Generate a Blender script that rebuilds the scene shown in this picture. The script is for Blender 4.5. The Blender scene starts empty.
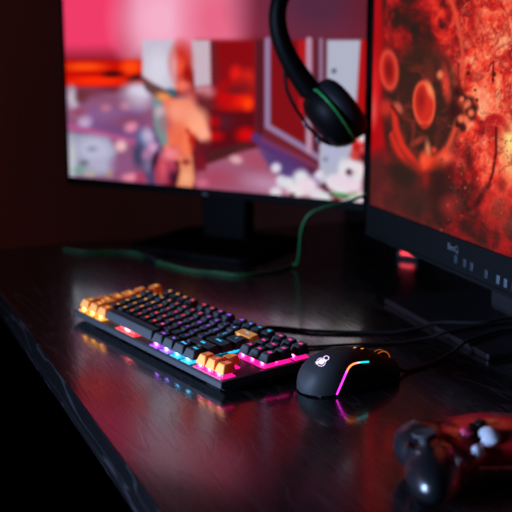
import bpy, bmesh, math, random
import numpy as np
from mathutils import Matrix, Vector
from mathutils.bvhtree import BVHTree

random.seed(7)
RNG = np.random.default_rng(11)
S = 0.001                                   # everything below is authored in millimetres
scene = bpy.context.scene
COL = scene.collection
rad = math.radians

# ------------------------------------------------------------------ camera
CAM_H, PITCH, FPX = 402.76, rad(12.6076), 1100.0
cd = bpy.data.cameras.new('camera')
cam = bpy.data.objects.new('camera', cd)
COL.objects.link(cam)
cam.location = (0, 0, CAM_H * S)
cam.rotation_euler = (math.pi / 2 - PITCH, 0, 0)
cd.sensor_fit = 'HORIZONTAL'
cd.sensor_width = 36
cd.lens = 36 * FPX / 512
cd.clip_start = 0.05
cd.dof.use_dof = True
cd.dof.focus_distance = 1.20
cd.dof.aperture_fstop = 4.3
cd.dof.aperture_blades = 9
scene.camera = cam
scene.view_settings.view_transform = 'Standard'
scene.view_settings.look = 'None'
scene.view_settings.gamma = 1
scene.view_settings.exposure = 0
scene.view_settings.use_curve_mapping = False
try:
    scene.cycles.use_denoising = True
    scene.cycles.max_bounces = 8
    scene.cycles.sample_clamp_indirect = 4
except Exception:
    pass


def photo_xy(P):
    """photograph coordinates of points (mm) - used to lay the pictures out on the two screens"""
    X, Y, Z = P[:, 0], P[:, 1], P[:, 2] - CAM_H
    cp, sp = math.cos(PITCH), math.sin(PITCH)
    d = Y * cp - Z * sp
    v = Y * sp + Z * cp
    return 256 + FPX * X / d, 256 - FPX * v / d


def ray(u, v):
    cp, sp = math.cos(PITCH), math.sin(PITCH)
    x, y = (u - 256) / FPX, -(v - 256) / FPX
    return Vector((x, cp + y * sp, -sp + y * cp))


def at_depth(u, v, Y):
    d = ray(u, v)
    return Vector((0, 0, CAM_H)) + d * (Y / d.y)


# ------------------------------------------------------------------ materials
def lin(r, g, b):
    f = lambda c: (c / 255 / 12.92) if c <= 10 else ((c / 255 + .055) / 1.055) ** 2.4
    return (f(r), f(g), f(b), 1)


def new_mat(name):
    m = bpy.data.materials.new(name)
    m.use_nodes = True
    nt = m.node_tree
    return m, nt, nt.nodes['Principled BSDF']


def mat(name, color, rough=.5, spec=.5, metal=0, bump=0, bscale=400, coat=0, var=0, vscale=60):
    m, nt, b = new_mat(name)
    b.inputs['Base Color'].default_value = (*color[:3], 1)
    b.inputs['Roughness'].default_value = rough
    b.inputs['Specular IOR Level'].default_value = spec
    b.inputs['Metallic'].default_value = metal
    b.inputs['Coat Weight'].default_value = coat
    b.inputs['Coat Roughness'].default_value = .06
    tc = nt.nodes.new('ShaderNodeTexCoord')
    if var:
        n = nt.nodes.new('ShaderNodeTexNoise')
        n.inputs['Scale'].default_value = vscale
        n.inputs['Detail'].default_value = 4
        nt.links.new(tc.outputs['Object'], n.inputs['Vector'])
        mr = nt.nodes.new('ShaderNodeMapRange')
        mr.inputs['To Min'].default_value = max(0, rough - var)
        mr.inputs['To Max'].default_value = min(1, rough + var)
        nt.links.new(n.outputs['Fac'], mr.inputs['Value'])
        nt.links.new(mr.outputs['Result'], b.inputs['Roughness'])
    if bump:
        n = nt.nodes.new('ShaderNodeTexNoise')
        n.inputs['Scale'].default_value = bscale
        n.inputs['Detail'].default_value = 3
        nt.links.new(tc.outputs['Object'], n.inputs['Vector'])
        bp = nt.nodes.new('ShaderNodeBump')
        bp.inputs['Strength'].default_value = bump
        bp.inputs['Distance'].default_value = .0005
        nt.links.new(n.outputs['Fac'], bp.inputs['Height'])
        nt.links.new(bp.outputs['Normal'], b.inputs['Normal'])
    return m


def glow(name, color, strength, sample=True):
    m, nt, b = new_mat(name)
    b.inputs['Base Color'].default_value = (.02, .02, .02, 1)
    b.inputs['Emission Color'].default_value = (*color[:3], 1)
    b.inputs['Emission Strength'].default_value = strength
    if not sample:
        m.cycles.emission_sampling = 'NONE'
    return m


def glow_object(name, strength, sample=True):
    """light whose colour is each object's own colour"""
    m, nt, b = new_mat(name)
    b.inputs['Base Color'].default_value = (.05, .05, .05, 1)
    oi = nt.nodes.new('ShaderNodeObjectInfo')
    nt.links.new(oi.outputs['Color'], b.inputs['Emission Color'])
    b.inputs['Emission Strength'].default_value = strength
    if not sample:
        m.cycles.emission_sampling = 'NONE'
    return m


def glow_attr(name, strength, spec=0):
    m, nt, b = new_mat(name)
    b.inputs['Base Color'].default_value = (.001, .001, .001, 1)
    b.inputs['Roughness'].default_value = .45
    b.inputs['Specular IOR Level'].default_value = spec
    a = nt.nodes.new('ShaderNodeAttribute')
    a.attribute_name = 'picture'
    nt.links.new(a.outputs['Color'], b.inputs['Emission Color'])
    b.inputs['Emission Strength'].default_value = strength
    return m


def wood(name, base, line, rough, angle):
    m, nt, b = new_mat(name)
    N, L = nt.nodes, nt.links
    tc = N.new('ShaderNodeTexCoord')
    mp = N.new('ShaderNodeMapping')
    mp.inputs['Scale'].default_value = (3.2, 26, 26)
    L.new(tc.outputs['Object'], mp.inputs['Vector'])
    n1 = N.new('ShaderNodeTexNoise')
    n1.inputs['Scale'].default_value = 1.0
    n1.inputs['Detail'].default_value = 2
    n1.inputs['Distortion'].default_value = .6
    L.new(mp.outputs['Vector'], n1.inputs['Vector'])
    mul = N.new('ShaderNodeMath'); mul.operation = 'MULTIPLY'; mul.inputs[1].default_value = 42
    L.new(n1.outputs['Fac'], mul.inputs[0])
    sn = N.new('ShaderNodeMath'); sn.operation = 'SINE'
    L.new(mul.outputs[0], sn.inputs[0])
    rp = N.new('ShaderNodeValToRGB')
    rp.color_ramp.elements[0].position = .86
    rp.color_ramp.elements[0].color = (0, 0, 0, 1)
    rp.color_ramp.elements[1].position = 1.0
    rp.color_ramp.elements[1].color = (1, 1, 1, 1)
    L.new(sn.outputs[0], rp.inputs['Fac'])
    n2 = N.new('ShaderNodeTexNoise')
    n2.inputs['Scale'].default_value = 9
    n2.inputs['Detail'].default_value = 6
    L.new(mp.outputs['Vector'], n2.inputs['Vector'])
    mix = N.new('ShaderNodeMix'); mix.data_type = 'RGBA'
    mix.inputs['A'].default_value = (*base, 1)
    mix.inputs['B'].default_value = (*line, 1)
    L.new(rp.outputs['Color'], mix.inputs['Factor'])
    L.new(mix.outputs['Result'], b.inputs['Base Color'])
    mr = N.new('ShaderNodeMapRange')
    mr.inputs['To Min'].default_value = rough - .05
    mr.inputs['To Max'].default_value = rough + .07
    L.new(n2.outputs['Fac'], mr.inputs['Value'])
    ad = N.new('ShaderNodeMath'); ad.operation = 'MULTIPLY_ADD'; ad.inputs[1].default_value = .18
    L.new(rp.outputs['Color'], ad.inputs[0])
    L.new(mr.outputs['Result'], ad.inputs[2])
    L.new(ad.outputs[0], b.inputs['Roughness'])
    hm = N.new('ShaderNodeMath'); hm.operation = 'MULTIPLY_ADD'; hm.inputs[1].default_value = -.7
    L.new(rp.outputs['Color'], hm.inputs[0])
    L.new(n2.outputs['Fac'], hm.inputs[2])
    bp = N.new('ShaderNodeBump')
    bp.inputs['Strength'].default_value = .07
    bp.inputs['Distance'].default_value = .0006
    L.new(hm.outputs[0], bp.inputs['Height'])
    L.new(bp.outputs['Normal'], b.inputs['Normal'])
    L.new(bp.outputs['Normal'], b.inputs['Coat Normal'])
    b.inputs['Specular IOR Level'].default_value = .2
    b.inputs['Coat Weight'].default_value = 1
    b.inputs['Coat IOR'].default_value = 1.6
    b.inputs['Coat Roughness'].default_value = .115
    return m


M = {}
M['desk'] = wood('black_wood_grain', (.003, .0028, .0033), (.011, .010, .011), .26, 0)
M['case'] = mat('anodised_black_metal', (.026, .027, .029), .4, .3, 0, .05, 900)
M['deck'] = mat('dark_plate', (.045, .042, .045), .45, .1, 0, .05, 700)
M['cap'] = mat('black_keycap_plastic', (.035, .037, .039), .7, .08, 0, .12, 1500)
M['orange'] = mat('orange_keycap_plastic', (.80, .275, .058), .5, .15, 0, .10, 1500)
nt = M['orange'].node_tree
tr = nt.nodes.new('ShaderNodeBsdfTranslucent')
tr.inputs['Color'].default_value = (.90, .20, .03, 1)
mx = nt.nodes.new('ShaderNodeMixShader')
mx.inputs['Fac'].default_value = .09
nt.links.new(nt.nodes['Principled BSDF'].outputs['BSDF'], mx.inputs[1])
nt.links.new(tr.outputs['BSDF'], mx.inputs[2])
nt.links.new(mx.outputs['Shader'], nt.nodes['Material Output'].inputs['Surface'])
M['rubber'] = mat('black_rubber', (.012, .012, .013), .75, .3, 0, .2, 600)
M['cable'] = mat('black_cable_sleeve', (.006, .006, .007), .6, .3, 0, .3, 900)
M['green_cable'] = mat('green_cable_sleeve', (.006, .05, .014), .55, .2, 0, .3, 900)
M['plug'] = mat('black_plug_plastic', (.004, .004, .005), .5, .1, 0, .05, 500)
M['mouse'] = mat('soft_touch_black', (.0105, .0108, .0112), .62, .15, 0, .06, 1500)
M['mouse_gloss'] = mat('black_side_grip', (.008, .008, .009), .45, .35, 0, .2, 900)
M['bezel'] = mat('black_monitor_plastic', (.0012, .0012, .0014), .55, .02, 0, .08, 900)
M['bezel_blue'] = mat('dark_grey_monitor_plastic', (.0022, .0024, .0026), .55, .03, 0, .08, 900)
M['base'] = mat('dark_stand_plastic', (.0065, .0056, .0065), .42, .15, 0, .08, 900)
M['silver'] = mat('grey_lettering', (.045, .05, .056), .4, .2)
M['button'] = mat('grey_button_plastic', (.024, .032, .040), .4, .3, 0, .05, 700)
M['button_dark'] = mat('dark_button_plastic', (.009, .012, .016), .4, .3, 0, .05, 700)
M['headset'] = mat('black_headset_plastic', (.0018, .0018, .002), .5, .05, 0, .08, 700)
M['cushion'] = mat('black_ear_cushion_leatherette', (.004, .0045, .006), .6, .12, 0, .4, 220)
M['green_line'] = mat('green_trim', (.01, .16, .035), .5, .3, 0, .05, 500)
M['chrome'] = mat('grey_pivot_metal', (.35, .33, .36), .3, .5, .8, .05, 500)
M['wall'] = mat('dark_wall_paint', (.50, .20, .17), .9, .05, 0, .3, 120)
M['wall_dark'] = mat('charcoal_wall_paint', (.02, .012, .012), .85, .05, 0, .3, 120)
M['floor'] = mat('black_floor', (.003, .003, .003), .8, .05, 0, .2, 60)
M['red_gloss'] = mat('glossy_red_shell', (.42, .008, .012), .16, .5, 0, .02, 300, .6)
M['pad_black'] = mat('black_controller_plastic', (.0035, .0035, .0045), .3, .35, 0, .05, 500, .2)
M['pad_grey'] = mat('pale_grey_buttons_and_glare', (.62, .63, .70), .25, .5, 0, .02, 500, .3)
M['pad_pink'] = mat('pink_controller_button', (.85, .05, .16), .25, .5, 0, .02, 500, .3)
m, nt, b = new_mat('key_backlight')
M['led'] = m
b.inputs['Base Color'].default_value = (.05, .05, .05, 1)
oi = nt.nodes.new('ShaderNodeObjectInfo')
tc = nt.nodes.new('ShaderNodeTexCoord')
vl = nt.nodes.new('ShaderNodeVectorMath'); vl.operation = 'DISTANCE'
vl.inputs[1].default_value = (0, -.001, .0022)
nt.links.new(tc.outputs['Object'], vl.inputs[0])
mr = nt.nodes.new('ShaderNodeMapRange'); mr.interpolation_type = 'SMOOTHSTEP'
mr.inputs['From Min'].default_value = .0048
mr.inputs['From Max'].default_value = .0012
nt.links.new(vl.outputs['Value'], mr.inputs['Value'])
ms = nt.nodes.new('ShaderNodeMath'); ms.operation = 'MULTIPLY_ADD'; ms.inputs[1].default_value = 14; ms.inputs[2].default_value = 1.25
nt.links.new(mr.outputs['Result'], ms.inputs[0])
mw = nt.nodes.new('ShaderNodeMix'); mw.data_type = 'RGBA'
mw.inputs['B'].default_value = (1, 1, 1, 1)
mf = nt.nodes.new('ShaderNodeMath'); mf.operation = 'MULTIPLY'; mf.inputs[1].default_value = .08
nt.links.new(mr.outputs['Result'], mf.inputs[0])
nt.links.new(mf.outputs[0], mw.inputs['Factor'])
nt.links.new(oi.outputs['Color'], mw.inputs['A'])
nt.links.new(mw.outputs['Result'], b.inputs['Emission Color'])
nt.links.new(ms.outputs[0], b.inputs['Emission Strength'])
M['legend'] = glow_object('key_legend_light', 1.7, False)
M['strip'] = glow_attr('mouse_strip_light', 2.6)
M['mlogo'] = glow('mouse_logo_light', lin(238, 215, 255), 1.35)
M['amber'] = glow('amber_light', lin(255, 150, 40), 1.1)
M['amber_dim'] = glow('dim_amber_light', lin(220, 105, 20), .55)
M['redled'] = glow('red_power_light', (1, .012, .008), 2.2)
M['screen'] = glow_attr('lit_screen', 1.0)


# ------------------------------------------------------------------ mesh helpers (mm)
def new_obj(name, me, material=None, parent=None):
    o = bpy.data.objects.new(name, me)
    COL.objects.link(o)
    if material is not None:
        me.materials.clear()
        me.materials.append(material)
    if parent is not None:
        o.parent = parent
    return o


class MB:
    def __init__(self):
        self.bm = bmesh.new()
        self.boxy = False

    def verts(self, pts):
        return [self.bm.verts.new(Vector(p) * S) for p in pts]

    def rings(self, rings, cap0=True, cap1=True, closed=True):
        vr = [self.verts(r) for r in rings]
        n = len(vr[0])
        for a, b in zip(vr[:-1], vr[1:]):
            for i in range(n if closed else n - 1):
                j = (i + 1) % n
                self.bm.faces.new((a[i], a[j], b[j], b[i]))
        if cap0 and closed:
            self.bm.faces.new(list(reversed(vr[0])))
        if cap1 and closed:
            self.bm.faces.new(vr[-1])
        return vr

    def box(self, lo, hi, bev=0, mtx=None, seg=2):
        self.boxy = True
        x0, y0, z0 = lo
        x1, y1, z1 = hi
        tb = bmesh.new()
        bmesh.ops.create_cube(tb, size=1)
        for v in tb.verts:
            v.co = Vector(((x0 + x1) / 2 + v.co.x * (x1 - x0), (y0 + y1) / 2 + v.co.y * (y1 - y0),
                           (z0 + z1) / 2 + v.co.z * (z1 - z0)))
        if bev:
            bmesh.ops.bevel(tb, geom=list(tb.edges), offset=bev, segments=seg, affect='EDGES', profile=.5)
        self.merge(tb, mtx)

    def merge(self, tb, mtx=None):
        for v in tb.verts:
            if mtx is not None:
                v.co = mtx @ v.co
            v.co *= S
        me = bpy.data.meshes.new('tmp')
        tb.to_mesh(me)
        tb.free()
        self.bm.from_mesh(me)
        bpy.data.meshes.remove(me)

    def tube(self, pts, r, n=10, r2=None):
        """round tube through points; r number or list; r2 makes it elliptic"""
        pts = [Vector(p) for p in pts]
        rs = r if isinstance(r, (list, tuple)) else [r] * len(pts)
        rings = []
        t0 = (pts[1] - pts[0]).normalized()
        up = Vector((0, 0, 1)) if abs(t0.z) < .9 else Vector((0, 1, 0))
        u = t0.cross(up).normalized()
        for i, p in enumerate(pts):
            a, b = pts[max(0, i - 1)], pts[min(len(pts) - 1, i + 1)]
            t = (b - a).normalized()
            u = (u - t * u.dot(t)).normalized()
            w = t.cross(u)
            q = rs[i] if r2 is None else r2
            rings.append([p + u * math.cos(k * 2 * math.pi / n) * rs[i] + w * math.sin(k * 2 * math.pi / n) * q for k in range(n)])
        self.rings(rings)

    def lathe(self, prof, n=32, mtx=None, sy=1.0):
        """prof: (radius, z) pairs from bottom to top"""
        rings = []
        for r, z in prof:
            ring = [Vector((max(r, .01) * math.cos(2 * math.pi * k / n), sy * max(r, .01) * math.sin(2 * math.pi * k / n), z)) for k in range(n)]
            if mtx is not None:
                ring = [mtx @ p for p in ring]
            rings.append(ring)
        self.rings(rings)

    def prism(self, poly, z0, z1, bev=0):
        self.boxy = True
        tb = bmesh.new()
        lo = [tb.verts.new((x, y, z0)) for x, y in poly]
        hi = [tb.verts.new((x, y, z1)) for x, y in poly]
        n = len(poly)
        for i in range(n):
            j = (i + 1) % n
            tb.faces.new((lo[i], lo[j], hi[j], hi[i]))
        tb.faces.new(list(reversed(lo)))
        tb.faces.new(hi)
        if bev:
            es = [e for e in tb.edges if abs(e.verts[0].co.z - e.verts[1].co.z) < 1e-4]
            bmesh.ops.bevel(tb, geom=es, offset=bev, segments=2, affect='EDGES', profile=.5)
        self.merge(tb)

    def mesh(self, name, smooth=True, angle=None):
        bmesh.ops.recalc_face_normals(self.bm, faces=list(self.bm.faces))
        if smooth:
            lim = rad(angle if angle is not None else 22 if self.boxy else 62)
            for f in self.bm.faces:
                f.smooth = True
            for e in self.bm.edges:
                if len(e.link_faces) == 2 and e.calc_face_angle(0) > lim:
                    e.smooth = False
        me = bpy.data.meshes.new(name)
        self.bm.to_mesh(me)
        self.bm.free()
        return me

    def build(self, name, material, parent=None, smooth=True, angle=None):
        return new_obj(name, self.mesh(name, smooth, angle), material, parent)


def smooth_path(pts, n=8):
    """Catmull-Rom through the points"""
    P = [Vector(p) for p in pts]
    P = [P[0] * 2 - P[1]] + P + [P[-1] * 2 - P[-2]]
    out = []
    for i in range(1, len(P) - 2):
        a, b, c, d = P[i - 1:i + 3]
        for k in range(n):
            t = k / n
            out.append(.5 * ((2 * b) + (c - a) * t + (2 * a - 5 * b + 4 * c - d) * t * t + (3 * b - a - 3 * c + d) * t ** 3))
    out.append(P[-2])
    return out


def rrect(x0, y0, x1, y1, r, n=4):
    pts = []
    for cx, cy, a0 in ((x1 - r, y0 + r, -90), (x1 - r, y1 - r, 0), (x0 + r, y1 - r, 90), (x0 + r, y0 + r, 180)):
        for k in range(n + 1):
            a = rad(a0 + 90 * k / n)
            pts.append((cx + r * math.cos(a), cy + r * math.sin(a)))
    return pts


def thing(name, label, cat, loc=(0, 0, 0), rot=(0, 0, 0), group=None):
    o = bpy.data.objects.new(name, None)
    COL.objects.link(o)
    o.empty_display_size = .05
    o.location = Vector(loc) * S
    o.rotation_euler = rot
    tag(o, label, cat, group)
    return o


def tag(o, label, cat, group=None):
    o['label'] = label
    o['category'] = cat
    if group:
        o['group'] = group
    return o


def struct(o):
    o['kind'] = 'structure'
    return o


def text_mesh(body, size, extrude=.04):
    c = bpy.data.curves.new('glyph', 'FONT')
    c.body = body
    c.size = size * S
    c.align_x = 'CENTER'
    c.align_y = 'CENTER'
    c.extrude = extrude * S
    c.offset = .10 * S if extrude < .1 else 0
    c.resolution_u = 3
    o = bpy.data.objects.new('glyph', c)
    COL.objects.link(o)
    dg = bpy.context.evaluated_depsgraph_get()
    me = bpy.data.meshes.new_from_object(o.evaluated_get(dg))
    bpy.data.objects.remove(o)
    bpy.data.curves.remove(c)
    return me


# ------------------------------------------------------------------ room and desk
EDGE_A = -67.7                                   # direction of the desk's front edge
ed = Vector((math.cos(rad(EDGE_A)), math.sin(rad(EDGE_A)), 0))     # along the edge, towards the camera
ein = Vector((-ed.y, ed.x, 0))                   # into the desk
E0 = Vector((-135, 974, 0))
T_FAR = -935.0                                   # far end of the desk along ed


def desk_pt(t, d, z=0):
    return E0 + ed * t + ein * d + Vector((0, 0, z))


desk = thing('desk', 'long black wood grain computer desk holding the keyboard, mouse and both monitors', 'desk', desk_pt(0, 0, -740), (0, 0, rad(EDGE_A)))
# local frame of the desk: x along the front edge, y into the desk, z up from the floor
mb = MB()
mb.box((T_FAR, 0, 702), (520, 820, 740), 1.6)
mb.build('tabletop', M['desk'], desk)
for x in (T_FAR + 40, 440):
    mb = MB()
    mb.box((x, 420, 0), (x + 36, 780, 702), 1.5)
    mb.build('leg', M['desk'], desk)


def plane_box(name, t0, t1, d0, d1, z0, z1, material):
    mb = MB()
    pts = [desk_pt(t0, d0), desk_pt(t1, d0), desk_pt(t1, d1), desk_pt(t0, d1)]
    mb.prism([(p.x, p.y) for p in pts], z0, z1)
    return struct(mb.build(name, material, None, False))


plane_box('floor', -1500, 1500, -2200, 900, -780, -740, M['floor'])
plane_box('wall_back', -1300, -1240, -2200, 900, -740, 1700, M['wall'])
plane_box('added_dark_panel', -1240, -1222, -2200, 870, -740, -130, M['floor'])  # dark panel added to blacken the lower wall below desk height
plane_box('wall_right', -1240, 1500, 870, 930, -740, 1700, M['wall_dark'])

# ------------------------------------------------------------------ keyboard
U = 19.05
KX, KY, KYAW, TILT = -233.832, 1408.949, rad(-55.1498), .03
kb = thing('keyboard', 'black compact mechanical keyboard with orange accent keys and rainbow backlight on the desk', 'keyboard', (KX, KY, 0), (TILT, 0, KYAW))
W_, D_ = 18.25 * U, 6.25 * U
x0, x1, y0, y1 = -5.0, W_ + 4.5, -5.2, D_ + 2
ZP = 14.6                                        # height of the switch plate
# body: upright front lip, undercut below it, flat deck
mb = MB()
rings = []
for side, front, z in [(4, 7, 2.0), (2.5, 5.5, 3.0), (.4, 1.5, 6.6), (0, -1.0, 7.6), (0, -.8, 13.4), (.3, .1, ZP - .3), (1.0, 1.0, ZP)]:
    rings.append([(x, y, z) for x, y in rrect(x0 + side, y0 + front, x1 - side, y1 - side, 2.5, 4)])
mb.rings(rings)
mb.build('case', M['case'], kb, True, 20)
mb = MB()
mb.rings([[(x, y, ZP - .4) for x, y in rrect(x0 + 1.6, y0 + 1.6, x1 - 1.6, y1 - 1.6, 2, 4)],
          [(x, y, ZP + .3) for x, y in rrect(x0 + 1.6, y0 + 1.6, x1 - 1.6, y1 - 1.6, 2, 4)]])
mb.build('switch_plate', M['deck'], kb, False)
for fx in (25, W_ - 25):
    mb = MB()
    mb.box((fx - 14, 3, .2), (fx + 14, 12, 3), .8)
    mb.build('rubber_foot', M['rubber'], kb)
    mb = MB()
    mb.box((fx - 10, D_ - 14, -3.3), (fx + 10, D_ - 6, 3), .8)
    mb.build('rear_foot', M['rubber'], kb)

STOPS = [(0, (1, .42, .01)), (3.9, (1, .36, .01)), (5.2, (1, .04, .015)), (8.3, (1, .03, .03)), (9.8, (.42, .03, 1)),
         (11.6, (.36, .05, 1)), (12.9, (.0, .42, .95)), (14.7, (.0, .55, .85)), (15.6, (1, .008, .30)), (19, (1, .008, .27))]


def led_color(u):
    for (a, ca), (b, cb) in zip(STOPS[:-1], STOPS[1:]):
        if a <= u <= b:
            t = (u - a) / (b - a)
            return tuple(x + (y - x) * t for x, y in zip(ca, cb)) + (1,)
    return STOPS[-1][1] + (1,)


ROW_Y = [0, 1, 2, 3, 4, 5.25]
ROW_H = [(9.6, 10.0, 0), (8.4, 9.6, 0), (8.0, 9.4, 0), (8.2, 10.2, 0), (9.0, 11.4, 0), (9.2, 11.6, 0)]
rows = [
    [('Ctrl', 1.25, 1), ('Win', 1.25, 1), ('Alt', 1.25, 1), ('', 6.25, 0), ('Alt', 1.25, 0), ('Fn', 1.25, 0), ('Menu', 1.25, 0), ('Ctrl', 1.25, 0),
     (None, .25, 0), ('<', 1, 1), ('v', 1, 1), ('>', 1, 1)],
    [('Shift', 2.25, 1)] + [(c, 1, 0) for c in 'ZXCVBNM,./'] + [('Shift', 2.75, 0), (None, 1.25, 0), ('^', 1, 1)],
    [('Caps', 1.75, 1)] + [(c, 1, 0) for c in "ASDFGHJKL;'"] + [('Enter', 2.25, 0)],
    [('Tab', 1.5, 1)] + [(c, 1, 0) for c in 'QWERTYUIOP[]'] + [('\\', 1.5, 0), (None, .25, 0), ('Del', 1, 0), ('End', 1, 0), ('PgDn', 1, 0)],
    [('~', 1, 1)] + [(c, 1, 0) for c in '1234567890-='] + [('<--', 2, 1), (None, .25, 0), ('Ins', 1, 0), ('Home', 1, 0), ('PgUp', 1, 0)],
    [('Esc', 1, 1), (None, 1, 0)] + [('F%d' % k, 1, 0) for k in range(1, 5)] + [(None, .5, 0)] + [('F%d' % k, 1, 0) for k in range(5, 9)] +
    [(None, .5, 0)] + [('F%d' % k, 1, 0) for k in range(9, 13)] + [(None, .25, 0), ('Prt', 1, 0), ('Scr', 1, 0), ('Brk', 1, 0)],
]
cap_cache, glyph_cache = {}, {}
ZB = 20.2


def cap_mesh(r, w):
    if (r, w) in cap_cache:
        return cap_cache[(r, w)]
    hf, hb, _ = ROW_H[r]
    bx0, bx1, by0, by1 = .5, w * U - .5, .5, U - .5
    ix, fy, by = 3.3, 3.6, 1.6
    mb = MB()
    rings = []
    for t, rr in ((0, .8), (.05, 1.2), (.5, 1.6), (.93, 2.1)):
        k = t
        pts = rrect(bx0 + ix * k, by0 + fy * k, bx1 - ix * k, by1 - by * k, rr, 3)
        rings.append([(x, y, t * (hf + (hb - hf) * (y - by0) / (by1 - by0))) for x, y in pts])
    for e, dz in ((.35, -.12), (1.0, .0)):
        pts = rrect(bx0 + ix * .97 + e, by0 + fy * .97 + e, bx1 - ix * .97 - e, by1 - by * .97 - e, 1.9, 3)
        rings.append([(x, y, dz + hf + (hb - hf) * (y - by0) / (by1 - by0)) for x, y in pts])
    # dished top
    pts = rrect(bx0 + ix + 4, by0 + fy + 4, bx1 - ix - 4, by1 - by - 4, 1.2, 3)
    rings.append([(x, y, -.45 + hf + (hb - hf) * (y - by0) / (by1 - by0)) for x, y in pts])
    mb.rings(rings, cap0=False)              # hollow underneath
    me = mb.mesh('keycap', True, 40)
    cap_cache[(r, w)] = me
    return me


mb = MB()
mb.box((-7.4, -1.0, -2.0), (7.4, 12.0, 3.2), .5)
mb.box((-9.3, -5.4, -2.2), (9.3, 14.5, -.7), .3)
led_me = mb.mesh('key_light', False)
led_me.materials.append(M['led'])
for r, row in enumerate(rows):
    x = 0
    for cap, w, org in row:
        if cap is None:
            x += w
            continue
        base = Vector((x * U, ROW_Y[r] * U, ZB)) * S
        me = cap_mesh(r, w)
        key = (r, w, org)
        if key not in glyph_cache:
            m2 = me.copy()
            m2.materials.append(M['orange'] if org else M['cap'])
            glyph_cache[key] = m2
        o = bpy.data.objects.new('keycap', glyph_cache[key])
        COL.objects.link(o)
        o.parent = kb
        o.location = base
        if org:
            o['label'] = 'orange keycap'
        uc = x + w / 2
        c = tuple(max(k, .006) for k in led_color(uc))
        if cap:
            hf, hb, _ = ROW_H[r]
            ang = math.atan2(hb - hf, U - 1)
            g = new_obj('legend', text_mesh(cap, 6.4 if len(cap) == 1 else 5.4 if len(cap) < 4 else 5.0), M['legend'], o)
            g.location = Vector((w * U / 2, U * .62, hf + (hb - hf) * .62 - .30)) * S
            g.rotation_euler = (ang, 0, 0)
            g.color = c
        # one lamp under every key, near its front edge (the space bar has one in its middle)
        l = bpy.data.objects.new('key_light', led_me)
        COL.objects.link(l)
        l.parent = kb
        l.location = Vector(((uc - .05) * U, ROW_Y[r] * U + 2.9, ZP + 2.3)) * S
        l.color = c
        if w > 5:
            l.scale.x = 2.6
        x += w
# cable of the keyboard
kmat = (Matrix.Translation(Vector((KX, KY, 0)) * S) @ Matrix.Rotation(KYAW, 4, 'Z') @ Matrix.Rotation(TILT, 4, 'X'))


def world_child(me_obj, parent_matrix):
    """keep a part that was written in room coordinates where it is after parenting"""
    me_obj.matrix_parent_inverse = parent_matrix.inverted()


def cable(name, pts, r, material, parent, pm, n=8, smoothn=8):
    mb = MB()
    mb.tube(smooth_path(pts, smoothn), r, n)
    o = mb.build(name, material, parent)
    world_child(o, pm)
    return o


back = kmat @ (Vector((W_ * .62, D_ + 8, 9)) * S) / S
cable('cable', [back, (back.x + 14, back.y + 10, 6), (14, 1367, 2.6), (82, 1349, 2.6), (170, 1344, 2.6), (212, 1356, 6), (237, 1362, 10.5),
                (292, 1362, 10.5), (335, 1386, 10.5), (420, 1400, 10.5), (495, 1390, 9), (560, 1370, 2.8)], 2.4, M['cable'], kb, kmat)

# ------------------------------------------------------------------ mouse
MA = rad(31.5)
MR = Vector((48.5, 1121, 0))                       # rear end of the mouse on the desk
mpm = Matrix.Translation(MR * S) @ Matrix.Rotation(MA, 4, 'Z')
mouse = thing('mouse', 'black gaming mouse with glowing logo and coloured side strip beside the keyboard', 'mouse', MR, (0, 0, MA))
LEN = 127.0


def mprof(x):
    t = x / LEN
    w = 31.5 * (1 - abs(2 * t - 1) ** 3.2) ** .42
    w *= 1 - .10 * math.exp(-((t - .62) / .16) ** 2)
    h = np.interp(t, [0, .02, .06, .12, .2, .3, .42, .55, .7, .85, .95, 1], [9, 17, 25.5, 32, 37.5, 40.5, 41.5, 40, 34.5, 26.5, 20.5, 15])
    return max(w, 1.2), float(h)


def msec(x, n=28):
    w, h = mprof(x)
    pts = []
    for k in range(n + 1):
        a = math.pi * k / n
        c, s_ = math.cos(a), math.sin(a)
        yy = -w * math.copysign(abs(c) ** .62, c)       # right side first (y<0)
        zz = 2.2 + (h - 2.2) * abs(s_) ** .78
        flare = 1 - .06 * max(0, 1 - zz / 14)
        pts.append((x, yy * flare, zz))
    for k in range(1, 8):                               # flat underside
        f = 1 - 2 * k / 8
        pts.append((x, w * .94 * f, 1.6))
    return pts


mb = MB()
xs = [LEN * (0.5 - 0.5 * math.cos(math.pi * (i + .35) / 44.7)) for i in range(45)]
mb.rings([msec(x) for x in xs])
shell = mb.build('shell', M['mouse'], mouse, True, 50)
bvh = BVHTree.FromPolygons([v.co / S for v in shell.data.vertices], [tuple(p.vertices) for p in shell.data.polygons])
minv = mpm.inverted()


def on_mouse(u, v):
    """point and normal of the mouse shell (mouse frame, mm) seen at a photograph position"""
    o = (minv @ (Vector((0, 0, CAM_H)) * S)) / S
    d = (minv.to_3x3() @ ray(u, v)).normalized()
    h = bvh.ray_cast(o, d)
    return (h[0], h[1]) if h[0] is not None else (None, None)


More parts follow.
